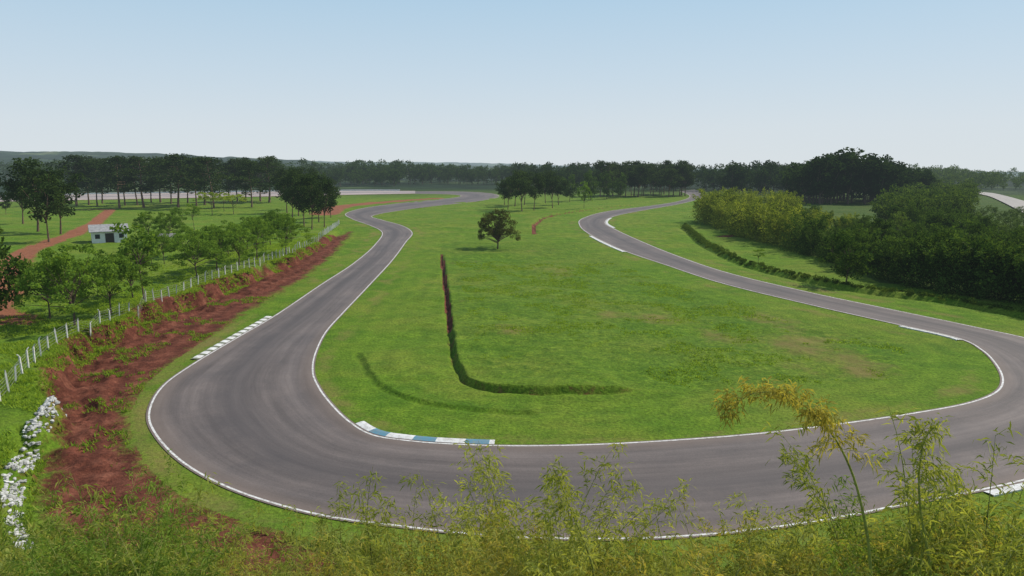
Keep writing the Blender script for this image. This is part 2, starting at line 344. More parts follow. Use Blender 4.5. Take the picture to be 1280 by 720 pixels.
for i in range(4): proto('broad%d'%i,clump_tree(20+i,10,5.2,.26,'dome',70,95,.32,.16,.95,.6,18),M_bark,M_broad)
for i in range(2): proto('thin%d'%i,clump_tree(40+i,10,2.3,.35,'vase',24,60,.32,.10,.8,.6,12),M_bark,M_broad)
for i in range(2): proto('yellow%d'%i,clump_tree(50+i,10,6.0,.5,'vase',40,70,.4,.15,1.0,.4,14),M_bark,M_yel)
for i in range(4): proto('pine%d'%i,clump_tree(60+i,10,1.9,.33,'pine',40,70,.26,.11,.8,.7,12),M_pbark,M_pine)
for i in range(4): proto('fir%d'%i,clump_tree(70+i,10,2.6,.24,'ball',48,70,.3,.13,.85,.8,10),M_pbark,M_pine)
for i in range(4): proto('dark%d'%i,clump_tree(80+i,10,3.4,.10,'ball',54,70,.36,.16,1.0,.75,10),M_bark,M_dark)
for i in range(3): proto('round%d'%i,clump_tree(86+i,10,4.2,.08,'ball',60,80,.36,.16,1.05,.75,10),M_bark,M_groved)
proto('lone0',clump_tree(103,10,5.8,.20,'dome',130,80,.30,.28,.95,.7,50),M_bark,M_lone)
for i in range(3): proto('grove%d'%i,grove_clump(110+i,10,4.4,16,.42,160),M_culm,M_grove)
for i in range(3): proto('groved%d'%i,grove_clump(120+i,10,4.4,16,.42,160),M_culm,M_groved)
# ------------------------------------------------------------ ground
def build_ground():
    fr=[.5]
    while fr[-1]<14000:
        r=fr[-1]; fr.append(r*(1.03 if r<28 else 1.0032 if r<125 else 1.005 if r<260 else 1.012 if r<700 else 1.02 if r<4500 else 1.03))
    fr=np.array(fr)
    an=np.r_[np.arange(-180,-46,4.0),np.arange(-46,46,.14),np.arange(46,180,4.0)]; an=np.radians(an)
    na,nr=len(an),len(fr); A,R=np.meshgrid(an,fr); x=(R*np.sin(A)).ravel(); y=(R*np.cos(A)).ravel()
    rd=roaddist(x,y); z=hgt(x,y,rd); r=np.hypot(x,y)
    near=r<500; dirt=np.full(x.shape,-2.0)
    X,Y=x[near],y[near]
    ins=inpoly(X,Y,DIRT); dd,_=polydist(X,Y,np.vstack([DIRT,DIRT[:1]])); sd=np.where(ins,np.abs(dd),-np.abs(dd))
    dv=np.clip(.35+sd*.34,-2.0,np.interp(Y,[35,60,110],[1.15,1.2,.85]))
    pth=np.zeros(X.shape)
    def strip(pts,w,amt=.9,soft=1.6,path=0):
        nonlocal dv,pth
        P=catmull([G0(*p) for p in pts],4); d,_=polydist(X,Y,P); dv=np.maximum(dv,np.clip((.4+(w-np.abs(d))/soft),-2,amt))
        if path: pth=np.maximum(pth,path*(np.abs(d)<w+2.5))
    strip([(138,262),(120,278),(98,300),(60,318),(30,335),(15,370),(5,400),(-40,430)],2.3,1.4,1.6,.6)
    strip([(20,425),(-30,410)],2.5,1.2,1.6,.6)
    strip([(0,268),(100,262),(130,262)],1.5,.8)
    strip([(405,268),(418,260),(445,256),(500,251),(545,248)],6.0,1.3,2.5,.55)
    strip([(905,295),(935,293)],1.8,.9)
    d,s=polydist(X,Y,TERR); dv=np.maximum(dv,np.where((d<.25)&(d>-.6),np.interp(s,[0,.1,.60,.68,1],[1.0,1.6,1.5,.2,.0]),-2))
    d,s=polydist(X,Y,TER3); dv=np.maximum(dv,np.where((d<.7)&(d>-1.0),.8,-2))
    dv=np.where((roaddist(X,Y)<8.2),np.minimum(dv,-.7),dv)
    dirt[near]=dv; path=np.zeros(x.shape); path[near]=pth
    worn=np.zeros(x.shape)
    for px,py,w in [(1010,430,5),(1060,448,3),(1075,465,1.6),(765,393,3),(900,420,3.5),(820,400,4),(960,400,4),(640,420,2),(700,340,4)]:
        g=G0(px,py); worn=np.maximum(worn,np.exp(-((x-g[0])**2+((y-g[1])*.7)**2)/(w*w)))
    worn=np.maximum(worn,.75*np.exp(-((rd-7.6)/1.3)**2))
    far=sstep(430,700,r+60*(vnoise(x,y,60)-.5))
    P=np.array([G0(*p) for p in [(880,276),(1000,312),(1100,352),(1290,380),(1700,440),(1700,215),(880,232)]]); far=np.maximum(far,inpoly(x,y,P)*.6)
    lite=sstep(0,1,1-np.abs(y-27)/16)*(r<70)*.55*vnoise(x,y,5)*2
    mow=(1-sstep(15,30,rd))*sstep(6,8,rd)*.9
    d,s=polydist(x,y,TERR); ip=inpoly(x,y,INN[::6]); rough=ip*sstep(-1,3,d+(vnoise(x,y,8)-.5)*4)*sstep(11,15,rd)*(y<190)
    bq=x-np.interp(y,BANK[:,1],BANK[:,0])
    ii=np.arange(nr-1)[:,None]*na; jj=np.arange(na)[None,:]; j2=(jj+1)%na
    Fq=np.stack([ii+jj,ii+na+jj,ii+na+j2,ii+j2],-1).reshape(-1,4)[:, ::-1]
    me=mkmesh('ground',np.c_[x,y,z],Fq,[ground_mat()],{'rd':rd,'dirt':dirt,'far':far,'lite':np.clip(lite,0,1),'mow':mow,'rough':rough,'worn':worn,'bq':bq,'path':path},None,True)
    o=obj('ground',me); o['kind']='structure'
build_ground()
# ------------------------------------------------------------ roads
M_as=asphalt_mat(); M_fr=asphalt_mat('pale_asphalt',2.6); M_ln=paint_mat()
def strip_obj(name,A,B,z,mat,div=6,kind='structure'):
    n=len(A); u=np.linspace(0,1,div+1); V=[];UV=[]; c=(A+B)/2; s=np.r_[0,np.cumsum(np.hypot(*np.diff(c,axis=0).T))]
    for i in range(n):
        for k in u: p=A[i]*(1-k)+B[i]*k; V.append((p[0],p[1],z)); UV.append((k,s[i]))
    w=div+1; Fq=[[i*w+j,i*w+j+1,(i+1)*w+j+1,(i+1)*w+j] for i in range(n-1) for j in range(div)]
    o=obj(name,mkmesh(name,V,Fq,[mat],None,None,False,UV)); o['kind']=kind; return o
def offset(P,d):
    t=np.gradient(P,axis=0); t/=np.linalg.norm(t,axis=1,keepdims=True)+1e-9; n=np.c_[-t[:,1],t[:,0]]; return P+n*d
strip_obj('race_track',OUT,INN,.05,M_as)
strip_obj('far_road',FU,FL,.25,M_fr)
sg=np.sign(np.median(np.cross(np.gradient(OUT,axis=0),INN-OUT)))
strip_obj('edge_line_marking',offset(OUT,sg*.15),offset(OUT,sg*.31),.056,M_ln,1)
strip_obj('edge_line_marking',offset(INN,-sg*.15),offset(INN,-sg*.31),.056,M_ln,1)
RR=catmull([G0(*p) for p in [(1215,240),(1240,242),(1262,247),(1300,258)]]); RL=catmull([G0(*p) for p in [(1213,241.5),(1234,245.5),(1252,253),(1280,268)]])
strip_obj('country_road',RR,RL,.5,plain('pale_gravel',(.36,.33,.30),.9,.15,.2),2)
def kerb(a,b,side,curve,w,mat,label):
    P=curve[a:b]; sgn=sg*side
    A=offset(P,-sgn*.02); B=offset(P,-sgn*w*.6); C=offset(P,-sgn*w); s=np.r_[0,np.cumsum(np.hypot(*np.diff(P,axis=0).T))]
    V=[];UV=[]
    for i in range(len(P)):
        for k,(p,z) in enumerate(((A[i],-.05),(A[i],.06),(B[i],.12),(C[i],.11),(C[i],-.3))): V.append((p[0],p[1],z)); UV.append((k*.2,s[i]))
    Fq=[[i*5+j,i*5+j+1,(i+1)*5+j+1,(i+1)*5+j] for i in range(len(P)-1) for j in range(4)]
    tag(obj('track_kerb',mkmesh('track_kerb',V,Fq,[mat],None,None,False,UV)),label,'kerb')
MKB=kerb_mat('kerb_blue_white',(.10,.24,.32),4.0); MKW=kerb_mat('kerb_white',(.13,.15,.09),1.7,.62); MKP=kerb_mat('kerb_plain',(.60,.60,.57),2.0)
k=12
kerb(int(20.2*k),int(23.85*k),-1,INN,.75,MKB,'blue and white painted kerb on the inside of the bend')
kerb(int(14.1*k),int(15.85*k),1,OUT,.8,MKW,'worn white striped kerb beside the red soil verge')
kerb(int(34.9*k),int(36.0*k),-1,INN,.7,MKP,'white painted kerb at the edge of the grass infield')
kerb(int(39.9*k),int(41.0*k),-1,INN,.9,MKP,'white painted kerb where the track bends away')
kerb(int(28.7*k),int(29.3*k),1,OUT,.7,MKP,'short white kerb by the tall weeds')
kerb(int(41.2*k),int(42.8*k),1,OUT,.8,MKP,'pale kerb on the far bend')
# ------------------------------------------------------------ fence
M_post=plain('post_concrete',(.62,.61,.56),.9,.2,5); M_wire=plain('wire_steel',(.35,.35,.34),.6,.1,5)
fp=[G(*p) for p in [(-60,548),(0,503),(60,438),(120,408),(180,386),(230,364),(280,345),(330,328),(372,312),(403,296),(424,280)]]
FC=catmull([(a,b) for a,b,c in fp],20); s=np.r_[0,np.cumsum(np.hypot(*np.diff(FC,axis=0).T))]
npst=90; ss=np.linspace(0,s[-1],npst); fx=np.interp(ss,s,FC[:,0]); fy=np.interp(ss,s,FC[:,1]); fz=hgt(fx,fy)
fe=obj('fence',None,loc=(fx[0],fy[0],fz[0])); tag(fe,'long white concrete post fence with thin wires on the grass bank','fence')
q=Q(); q.box(-.06,.06,-.06,.06,-.4,1.5); q.tube([(0,0,1.49),(0,-.08,1.63),(-.05,-.22,1.75)],[.055,.05,.04],4); pm=q.mesh('post',[M_post])
for i in range(npst):
    o=obj('post',pm,fe,(fx[i]-fx[0],fy[i]-fy[0],fz[i]-fz[0])); o.rotation_euler=(random.uniform(-.07,.07),random.uniform(-.07,.07),random.uniform(0,3)); o.scale=(1,1,random.uniform(.85,1.08))
q=Q()
for hz in (.3,.6,.9,1.2,1.42):
    q.tube(np.c_[fx-fx[0],fy-fy[0],fz-fz[0]+hz],[.008]*npst,4)
obj('wire',q.mesh('wire',[M_wire]),fe)
# ------------------------------------------------------------ pale rubble along the drain
M_st=plain('pale_stone',(.48,.48,.46),.9,.45,2.5)
def stone(seed):
    q=Q(); k=5
    for ax in range(3):
        for sgn in (-1,1):
            P=[]
            for i in range(k):
                for j in range(k):
                    v=np.zeros(3); v[ax]=sgn; v[(ax+1)%3]=2*i/(k-1)-1; v[(ax+2)%3]=(2*j/(k-1)-1)*sgn
                    u=v/np.linalg.norm(v); u=u*.75+v*.25
                    h_=1+.22*math.sin(3.1*u[0]+seed)+.18*math.cos(4.3*u[1]+seed*2)+.15*math.sin(5.2*u[2]+seed*3)
                    P.append(u*h_*np.array([.26,.2,.15]))
            q.add(P,[[i*k+j,(i+1)*k+j,(i+1)*k+j+1,i*k+j+1] for i in range(k-1) for j in range(k-1)],.5)
    return q.mesh('stone',[M_st])
sm=[stone(i) for i in range(5)]
TP=catmull([G(*p)[:2] for p in [(76,519),(60,534),(48,550),(38,572),(26,594),(16,616),(14,640),(20,664),(34,690)]],12)
s=np.r_[0,np.cumsum(np.hypot(*np.diff(TP,axis=0).T))]; nt_=int(s[-1]/.28)
for i in range(nt_):
    for row in range(4):
        if random.random()<.1: continue
        sv=i*.28+random.uniform(-.1,.1); j=offset(TP,(row-1.5)*.22+random.uniform(-.08,.08))
        x=np.interp(sv,s,j[:,0]); y=np.interp(sv,s,j[:,1]); z=float(hgt(np.array([x]),np.array([y]))[0])
        o=obj('stone',random.choice(sm),loc=(x,y,z+random.uniform(.0,.07))); o.rotation_euler=(random.uniform(-.5,.5),random.uniform(-.5,.5),random.uniform(0,6)); sc=random.uniform(.45,.75); o.scale=(sc,sc,sc)
        tag(o,'pale grey rubble stone lining the grassy bank','stone','pale stones lining the bank')
# ------------------------------------------------------------ buildings
M_wall=plain('white_wall',(.70,.70,.67),.85,.12,1.5); M_roof=plain('fibre_roof',(.20,.19,.185),.85,.3,2); M_roofp=plain('pale_roof',(.30,.30,.30),.8,.25,2); M_doorm=plain('dark_door',(.05,.04,.035),.6,.2,2); M_glass=plain('window_dark',(.03,.035,.04),.2,.1,2)
def hut(px,py,w,dp,h,rot,label,roofm):
    x,y,z=G(px,py); e=obj('hut',None,loc=(x,y,z)); e.rotation_euler=(0,0,rot); tag(e,label,'hut')
    q=Q(); q.box(-w/2,w/2,-dp/2,dp/2,-.4,h)
    for sx in (-1,1): q.add([(sx*w/2,-dp/2,h),(sx*w/2,dp/2,h),(sx*w/2,.01,h+dp*.235),(sx*w/2,-.01,h+dp*.235)],[[0,1,2,3]],.5)
    obj('wall',q.mesh('wall',[M_wall]),e)
    q=Q(); ov=.5; rz=h+dp*.25
    for sgn in (-1,1):
        ye=sgn*(dp/2+ov); ze=h-ov*.5+.05
        V=[(-w/2-ov,ye,ze),(w/2+ov,ye,ze),(w/2+ov,0,rz),(-w/2-ov,0,rz)]; V+= [(a,b,c+.14) for a,b,c in V]
        q.add(V,[[3,2,1,0],[4,5,6,7],[0,1,5,4],[1,2,6,5],[2,3,7,6],[3,0,4,7]],.5)
    obj('roof',q.mesh('roof',[roofm]),e)
    q=Q(); q.box(-.9,.9,-dp/2-.05,-dp/2+.02,-.1,2.2); obj('door',q.mesh('door',[M_doorm]),e)
    for xx in (-w*.34,w*.34):
        q=Q(); q.box(xx-.5,xx+.5,-dp/2-.04,-dp/2+.02,1.0,2.0); wo=obj('window',q.mesh('window',[M_glass]),e)
hut(137,302,7.2,5.2,2.7,.55,'small white hut with a grey gabled roof on the grass',M_roofp)
def shed(px,py,w,dp,h,rot):
    x,y,z=G(px,py); e=obj('open_shed',None,loc=(x,y,z)); e.rotation_euler=(0,0,rot); tag(e,'open shed with a dark flat roof on posts','shed')
    for a in (-1,0,1):
        for b in (-1,1):
            q=Q(); q.tube([(a*w*.46,b*dp*.45,-.3),(a*w*.46,b*dp*.45,h+b*.2)],[.09,.09],6); obj('post',q.mesh('post',[M_bark]),e)
    q=Q(); V=[(-w/2,-dp/2,h-.25),(w/2,-dp/2,h-.25),(w/2,dp/2,h+.25),(-w/2,dp/2,h+.25)]; V+=[(a,b,c+.15) for a,b,c in V]
    q.add(V,[[3,2,1,0],[4,5,6,7],[0,1,5,4],[1,2,6,5],[2,3,7,6],[3,0,4,7]],.5); obj('roof',q.mesh('roof',[M_roof]),e)
    q=Q(); q.box(-w*.44,-w*.1,dp*.35,dp*.40,-.2,h-.1); obj('wall',q.mesh('wall',[M_doorm]),e)
shed(200,306,7,4,2.0,.2)
P=offset(FU,1.2)[4:46]
q=Q(); V=[]
for i in range(len(P)):
    a=P[i]; t=P[min(i+1,len(P)-1)]-P[max(i-1,0)]; t/=np.linalg.norm(t); n=np.array([-t[1],t[0]])*.12; zz=float(hgt(np.array([a[0]]),np.array([a[1]]))[0])
    for v,z in ((a-n,-.2),(a-n,1.3),(a+n,1.3),(a+n,-.2)): V.append((v[0],v[1],zz+z))
q.add(V,[[i*4+j,i*4+(j+1)%4,(i+1)*4+(j+1)%4,(i+1)*4+j] for i in range(len(P)-1) for j in range(4)],.5)
tag(obj('barrier_wall',q.mesh('barrier_wall',[M_wall])),'long low white concrete barrier along the far straight','wall')
# ------------------------------------------------------------ trees
def put(kind,nvar,px,py,top,name,label,cat,group,parts=True,wid=1.0,ph=10.0):
    x,y,z=G(px,py); d=ray(px,top); t=y/d[1]; hh=max(1.0,H+d[2]*t-z); s=hh/ph; w=s*wid; key=kind+str(random.randrange(nvar)); rot=random.uniform(0,6.28)
    f=plant_parts if parts else plant_one
    return f(key,name,(x,y,z),(w,w,s),rot,label,cat,group)
gB='light green trees on the lawn'
for px,py,tp_,w in [(93,408,304,1.0),(62,398,316,1),(140,392,314,1),(166,372,308,1),(245,348,288,1.05),(272,338,282,1.1),(300,332,280,1.1),(322,325,270,1.05),(358,318,266,1),(212,302,262,.9),(338,306,264,1),(128,352,320,.9),(286,318,276,1),(262,318,280,.95),(186,298,264,.9),(232,322,282,1),(310,312,272,1),(100,372,320,.9),(346,298,262,.9),(205,330,288,.8)]:
    put('broad',4,px,py,tp_,'broadleaf_tree','airy light green tree with rounded crown on the lawn','tree',gB,True,w)
for px,py,tp_ in [(181,376,262),(243,288,248),(226,292,256),(190,330,285),(122,372,330)]:
    put('thin',2,px,py,tp_,'slender_tree','slender light green tree on the lawn','tree','slender lawn trees',True,1.0)
for px,py,tp_ in [(265,268,238),(292,268,241),(280,264,240)]:
    put('yellow',2,px,py,tp_,'broadleaf_tree','flat topped yellow green tree before the pines','tree','yellow green trees',True,1.0)
for px,py,tp_,w in [(47,290,194,1.35),(76,293,204,1.2),(30,280,212,1.3),(62,302,214,1.2),(8,268,248,1.2)]:
    put('fir',4,px,py,tp_,'pine_tree','big dark conifer with full crown near the dirt road','tree','big dark conifers',True,w)
put('round',3,-12,400,268,'broadleaf_tree','dense dark green tree at the edge of the lawn','tree',None,True,.9)
gP='tall pines along the far straight'
xs=[100,112,122,131,146,158,170,181,192,203,212,222,238,247,258,268,283,295,304,316,327,338]
for i,px in enumerate(xs):
    put('pine',4,px+random.uniform(-3,3),258+random.uniform(-4,5)-px*.008,random.uniform(190,206),'pine_tree','tall pine with bare trunk beside the far straight','tree',gP,True,random.uniform(1.4,2.2))
for px in range(92,350,9):
    put('fir' if random.random()<.5 else 'pine',4,px+random.uniform(-4,4),239+random.uniform(-2,1),random.uniform(193,206),'pine_tree','tall pine beyond the far straight','tree',gP,False,random.uniform(1.0,1.4))
for px,py,tp_ in [(358,266,206),(366,278,208),(374,270,205),(381,283,214),(390,287,214),(398,278,212),(405,284,220),(413,272,221),(370,262,207),(388,268,207)]:
    put('fir',4,px,py,tp_,'pine_tree','dark pine in a tight group beside the track','tree','group of dark pines',True,random.uniform(.8,1.1))
for px,py,tp_ in [(635,262,218),(652,264,211),(668,263,214),(690,260,211),(698,256,216),(656,256,212),(682,254,213),(630,256,222),(644,258,213),(712,252,213),(738,250,212),(758,249,213),(776,248,215)]:
    put('fir' if px<705 else 'round',3,px,py,tp_,'pine_tree' if px<705 else 'broadleaf_tree','rounded dark tree standing on the infield','tree','rounded trees on the infield',True,random.uniform(1.0,1.3) if px<705 else .75)
put('broad',4,730,262,226,'broadleaf_tree','small light green tree on the infield','tree',gB,True,.5)
put('lone',1,622,311,261,'lone_tree','lone dark olive tree with a wide irregular crown on the infield','tree',None,True,.85)
for i in range(22):
    put('fir' if i%2 else 'pine',4,752+i*5+random.uniform(-2,2),245+random.uniform(-3,2),random.uniform(199,210),'pine_tree','dark pine beyond the infield','tree','row of dark pines',False,random.uniform(1.2,1.7))
put('round',3,1058,356,286,'broadleaf_tree','round dark green tree in front of the bamboo','tree',None,True,1.1)
put('thin',2,948,330,309,'bush','small green bush on the grass','bush',None,True,1.4)
put('thin',2,873,272,246,'slender_tree','slender green tree beside the far bend','tree',None,True,1.4)
# bamboo grove, then rounded dark trees
gr=catmull([(880,276),(905,286),(940,296),(985,309),(1030,322),(1075,338),(1120,350),(1180,363),(1240,373),(1300,382),(1380,394)],6)
for i,(px,py) in enumerate(gr):
    tp_=np.interp(px,[880,960,1040,1080,1150,1280,1400],[236,248,278,284,290,300,305])+random.uniform(-10,10)
    if px<1000: put('grove',3,px+random.uniform(-6,6),py-random.uniform(0,3),tp_,'bamboo_clump','dense olive green bamboo clump at the edge of the grass','bamboo','bamboo clumps',True,random.uniform(.9,1.25))
    elif i%2 and px>1060: put('round',3,px+random.uniform(-6,6),py-random.uniform(0,4),tp_,'broadleaf_tree','rounded dark green tree at the edge of the wood','tree','dark rounded trees',True,random.uniform(.9,1.15))
    else: put('groved',3,px+random.uniform(-6,6),py-random.uniform(0,3),tp_,'bamboo_clump','dense dark green bamboo clump at the edge of the grass','bamboo','bamboo clumps',True,random.uniform(.9,1.25))
for i in range(26):
    px=random.uniform(885,995); py=np.interp(px,[885,1005],[262,280])-random.uniform(0,10)
    put('grove',3,px,py,random.uniform(228,240)+max(0,px-980)*.25,'bamboo_clump','tall olive green bamboo clump with feathery tops','bamboo','bamboo clumps',True,random.uniform(.7,1.0))
def mixed(n,x0,x1,y0,y1,t0,t1,kinds,jit):
    for i in range(n):
        px=random.uniform(x0,x1); py=np.interp(px,[x0,x1],[y0,y1])-random.uniform(0,16)
        kd=random.choice(kinds); b=kd!='round'
        put(kd,3,px,py,np.interp(px,[x0,x1],[t0,t1])+random.uniform(-jit,jit),'bamboo_clump' if b else 'broadleaf_tree','feathery bamboo clump behind the grassy verge' if b else 'rounded dark green tree in the wood','bamboo' if b else 'tree','bamboo clumps' if b else 'dark rounded trees',True,random.uniform(.75,1.1))
mixed(20,1000,1100,288,318,252,276,['grove','groved','round'],6)
mixed(26,1095,1310,322,350,272,286,['groved','round','round'],9)
mixed(22,1090,1225,285,312,242,268,['round','groved'],8)
# far woods as single masses
def low(shape_seed,R,z0,ncl,nl,leaf,clr):
    T,C=clump_tree(shape_seed,10,R,z0,'ball',ncl,nl,leaf,.14,clr,.85,3); q=Q(); V,Fq,A,M=T.arr(); q.add(V,Fq,A,0); V,Fq,A,M=C.arr(); q.add(V,Fq,A,1); return q.arr()
LOW=[low(200+i,3.0+i*.4,.10,26,22,.62,1.15) for i in range(5)]; LOWT=[low(220+i,1.9,.04,28,22,.5,.95) for i in range(4)]
def wood(name,pts,label,mat,pool=LOW,wid=1.0):
    q=Q()
    for x,y,hh in pts:
        V,Fq,A,M=pool[random.randrange(len(pool))]; s=hh/10; a=random.uniform(0,6.28); w=s*wid*random.uniform(.8,1.2); z=float(hgt(np.array([x]),np.array([y]))[0])
        c,sn=math.cos(a),math.sin(a); W=np.c_[(V[:,0]*c-V[:,1]*sn)*w+x,(V[:,0]*sn+V[:,1]*c)*w+y,V[:,2]*s+z]
        q.add(W,Fq,np.clip(A*.6+random.random()*.4,0,1),0); q.M[-1]=M
    o=obj(name,q.mesh(name,[M_bark,mat])); o['kind']='stuff'; o['label']=label; o['category']='wood'
def wpts(n,x0,x1,ylo,yhi,h0,h1,hx=None):
    out=[]
    for i in range(n):
        px=random.uniform(x0,x1); g=G0(px,random.uniform(ylo,yhi)); k=1 if hx is None else np.interp(px,*hx); out.append((g[0],g[1],random.uniform(h0,h1)*k))
    return out
M_wood=leafmat('leaf_wood',(.011,.027,.008),(.058,.10,.022),.3)
M_mid=leafmat('leaf_mid',(.04,.075,.013),(.15,.215,.04),.35)
wood('far_wood',wpts(200,640,1010,227,237,17,28)+wpts(60,650,1010,237,240,15,25),'dark continuous wood behind the circuit',M_wood)
wood('tall_wood',wpts(110,985,1125,243,256,24,31,([985,1020,1060,1095,1125],[.72,.92,1.03,.95,.72]))+wpts(30,900,1000,240,245,14,26)+wpts(50,1110,1165,240,256,12,20),'tall dark eucalyptus wood',M_wood,LOWT,1.4)
wood('hazy_wood',wpts(130,520,660,225,231,15,26)+wpts(230,-60,540,224,231,18,32)+wpts(50,395,500,228,234,15,22),'distant wood behind the straight',M_wood)
wood('valley_wood',wpts(170,1110,1330,224,238,8,19,([1110,1200,1330],[1.2,1.1,.75]))+wpts(130,1105,1215,244,285,8,14)+wpts(90,1215,1330,268,305,2.5,4.5)+wpts(10,1130,1215,226,232,20,27)+wpts(60,1140,1330,216,224,10,22),'mixed dark green wood on the valley side',M_dark)
wood('scrub_wood',wpts(60,1110,1212,240,300,3,8)+wpts(60,1215,1320,262,300,1.5,4),'lighter green scrub among the wood',M_mid)
# ------------------------------------------------------------ hedge along the ditch
r=np.random.default_rng(77); q=Q(); s=np.r_[0,np.cumsum(np.hypot(*np.diff(DITCH,axis=0).T))]; n=int(s[-1]/.55)
for i in range(n):
    if vnoise(np.array([i*.55]),np.array([3.]),9)[0]<.12: continue
    sv=i*.55; x=np.interp(sv,s,DITCH[:,0])+r.normal()*.4; y=np.interp(sv,s,DITCH[:,1])+.9+r.normal()*.4; z=float(hgt(np.array([x]),np.array([y]))[0])
    R=r.uniform(.4,1.0)*(1.2 if sv<70 else .8); p=r.normal(size=(70,3)); p/=np.linalg.norm(p,axis=1,keepdims=True); p*=R*r.random((70,1))**.4; p[:,2]=np.abs(p[:,2])*.9
    q.leaves(np.array([x,y,z])+p,.28,.5,np.clip(r.random()*.6+.4*r.random(70),0,1),r)
tag(obj('hedge',q.mesh('hedge',[M_hedge])),'low ragged dark green hedge along a ditch in the grass','hedge')
# ------------------------------------------------------------ grass tufts
def tufts(name,X,Y,hh,mat,label,seed):
    r=np.random.default_rng(seed); Z=hgt(X,Y); n=len(X); nb=5; q=Q()
    for b in range(nb):
        a=r.uniform(0,6.28,n); hgt_=hh*(.35+r.random(n)); w=.03+.04*r.random(n); bx=X+r.normal(size=n)*.15; by=Y+r.normal(size=n)*.15
        dx,dy=np.cos(a),np.sin(a); le=hgt_*r.uniform(.5,1.6,n)
        V=np.stack([np.c_[bx-dy*w,by+dx*w,Z-.03],np.c_[bx+dy*w,by-dx*w,Z-.03],np.c_[bx+dx*le+dy*w*.3,by+dy*le-dx*w*.3,Z+hgt_],np.c_[bx+dx*le-dy*w*.3,by+dy*le+dx*w*.3,Z+hgt_]],1).reshape(-1,3)
        q.add(V,np.arange(4*n).reshape(n,4),np.repeat(r.random(n),4))
    o=obj(name,q.mesh(name,[mat])); o['kind']='stuff'; o['label']=label; o['category']='grass'
r=np.random.default_rng(9)
Y=r.uniform(33,200,60000); xb=np.interp(Y,BANK[:,1],BANK[:,0]); X=xb-r.exponential(6,60000)+.3
td,_=polydist(X,Y,TP); m=(vnoise(X,Y,4)+.4*vnoise(X,Y,1.3)>.55)&(np.abs(td)>.6); tufts('bank_grass',X[m][:20000],Y[m][:20000],.20,M_tuft,'rough grass along the top of the bank',2)
X=r.uniform(-25,75,60000); Y=r.uniform(52,150,60000); d,_=polydist(X,Y,TERR); m=inpoly(X,Y,INN[::6])&(roaddist(X,Y)>13)&(d>2.5)&(vnoise(X,Y,4)+.5*vnoise(X,Y,1.3)>.85); tufts('infield_tufts',X[m][:9000],Y[m][:9000],.11,M_tuft,'short rough grass tufts over the infield',5)
X=r.uniform(-48,-20,12000); Y=r.uniform(38,110,12000); m=inpoly(X,Y,DIRT)&(vnoise(X,Y,3)+.4*vnoise(X,Y,.9)>.95)&(roaddist(X,Y)>8.4); tufts('soil_weeds',X[m],Y[m],.22,M_tuft,'scattered weeds growing on the red soil',6)
Y=r.uniform(22,42,30000); X=r.uniform(-40,40,30000); m=(roaddist(X,Y)>8.6)&(~inpoly(X,Y,DIRT)|(r.random(30000)<.05))&(r.random(30000)<.6)&(vnoise(X,Y,2.5)>.35); td,_=polydist(X,Y,TP); m&=np.abs(td)>.6; tufts('verge_weeds',X[m],Y[m],.34,M_bam,'yellow green weeds on the near verge',3)
# ------------------------------------------------------------ foreground bamboo
def blade_leaves(q,B,D,L,W,var,rng):
    n=len(B); D=D/np.linalg.norm(D,axis=1,keepdims=True); e=np.cross(D,rng.normal(size=(n,3))); e/=np.linalg.norm(e,axis=1,keepdims=True)
    L=L[:,None]; tip=B+D*L; tip[:,2]-=L[:,0]*.25; mid=B+D*L*.45
    V=np.stack([B,mid+e*W,tip,mid-e*W],1).reshape(-1,3); q.add(V,np.arange(4*n).reshape(n,4),np.repeat(var,4))
def dress(T,C,P,t0,rng,dens=1.0,bl=.75,droop=.3,leafL=.2,mm=1.0):
    P=np.asarray(P); s=np.r_[0,np.cumsum(np.linalg.norm(np.diff(P,axis=0),axis=1))]; n=int(s[-1]*(1-t0)/.17*dens)
    v0=rng.random()
    for i in range(n):
        u=s[-1]*(t0+(1-t0)*(i+rng.random())/n); b=np.array([np.interp(u,s,P[:,k]) for k in range(3)]); k=u/s[-1]
        a=rng.uniform(0,6.28); l=bl*rng.uniform(.5,1.2)*(1.15-.65*k); d=np.array([math.cos(a),math.sin(a),rng.uniform(.1,.9)])
        e=b+d*l*.8; e2=e+np.array([d[0],d[1],-droop])*l*.45
        T.tube([b,e,e2],[.006,.004,.002],3)
        m=int((26*l/.75+7)*mm); t=rng.random(m)[:,None]; Pp=np.where(t<.6,b+(e-b)*t/.6,e+(e2-e)*(t-.6)/.4)+rng.normal(size=(m,3))*.06
        D=rng.normal(size=(m,3))*.7+d*.6; D[:,2]-=.25+droop*.4
        blade_leaves(C,Pp,D,leafL*rng.uniform(.6,1.3,m),leafL*.08,np.clip(v0*.4+rng.random()*.3+.3*rng.random(m),0,1),rng)
def gen_bamboo(seed,h,nc,lean,dens=1.0,mm=1.0,lo=.7):
    r=np.random.default_rng(seed); T=Q(); C=Q()
    for i in range(nc):
        a=r.uniform(0,6.28); hh=h*(1 if i==0 else r.uniform(lo,1.0)); b=np.array([math.cos(a),math.sin(a),0]); o=b*r.uniform(0,.6); ln=lean*hh*r.uniform(.5,1.5)
        ts=np.linspace(0,1,12); P=np.array([o+b*ln*t**2.3+np.array([0,0,hh*(t-.08*t**5)]) for t in ts])
        T.tube(P,[.024*(1-.88*t) for t in ts],6); dress(T,C,P,.3,r,dens,.75,.3,.21,mm)
    return T,C
for i in range(4): proto('bam%d'%i,gen_bamboo(300+i,6,7,.26,.9,.85),M_culm,M_bam)
for i in range(2): proto('bam%d'%(4+i),gen_bamboo(305+i,6,6,.28,.9,.85),M_culm,M_bamy)
for i in range(3): proto('bamg%d'%i,gen_bamboo(320+i,6,7,.22,.9,.9),M_culm,M_bamg)
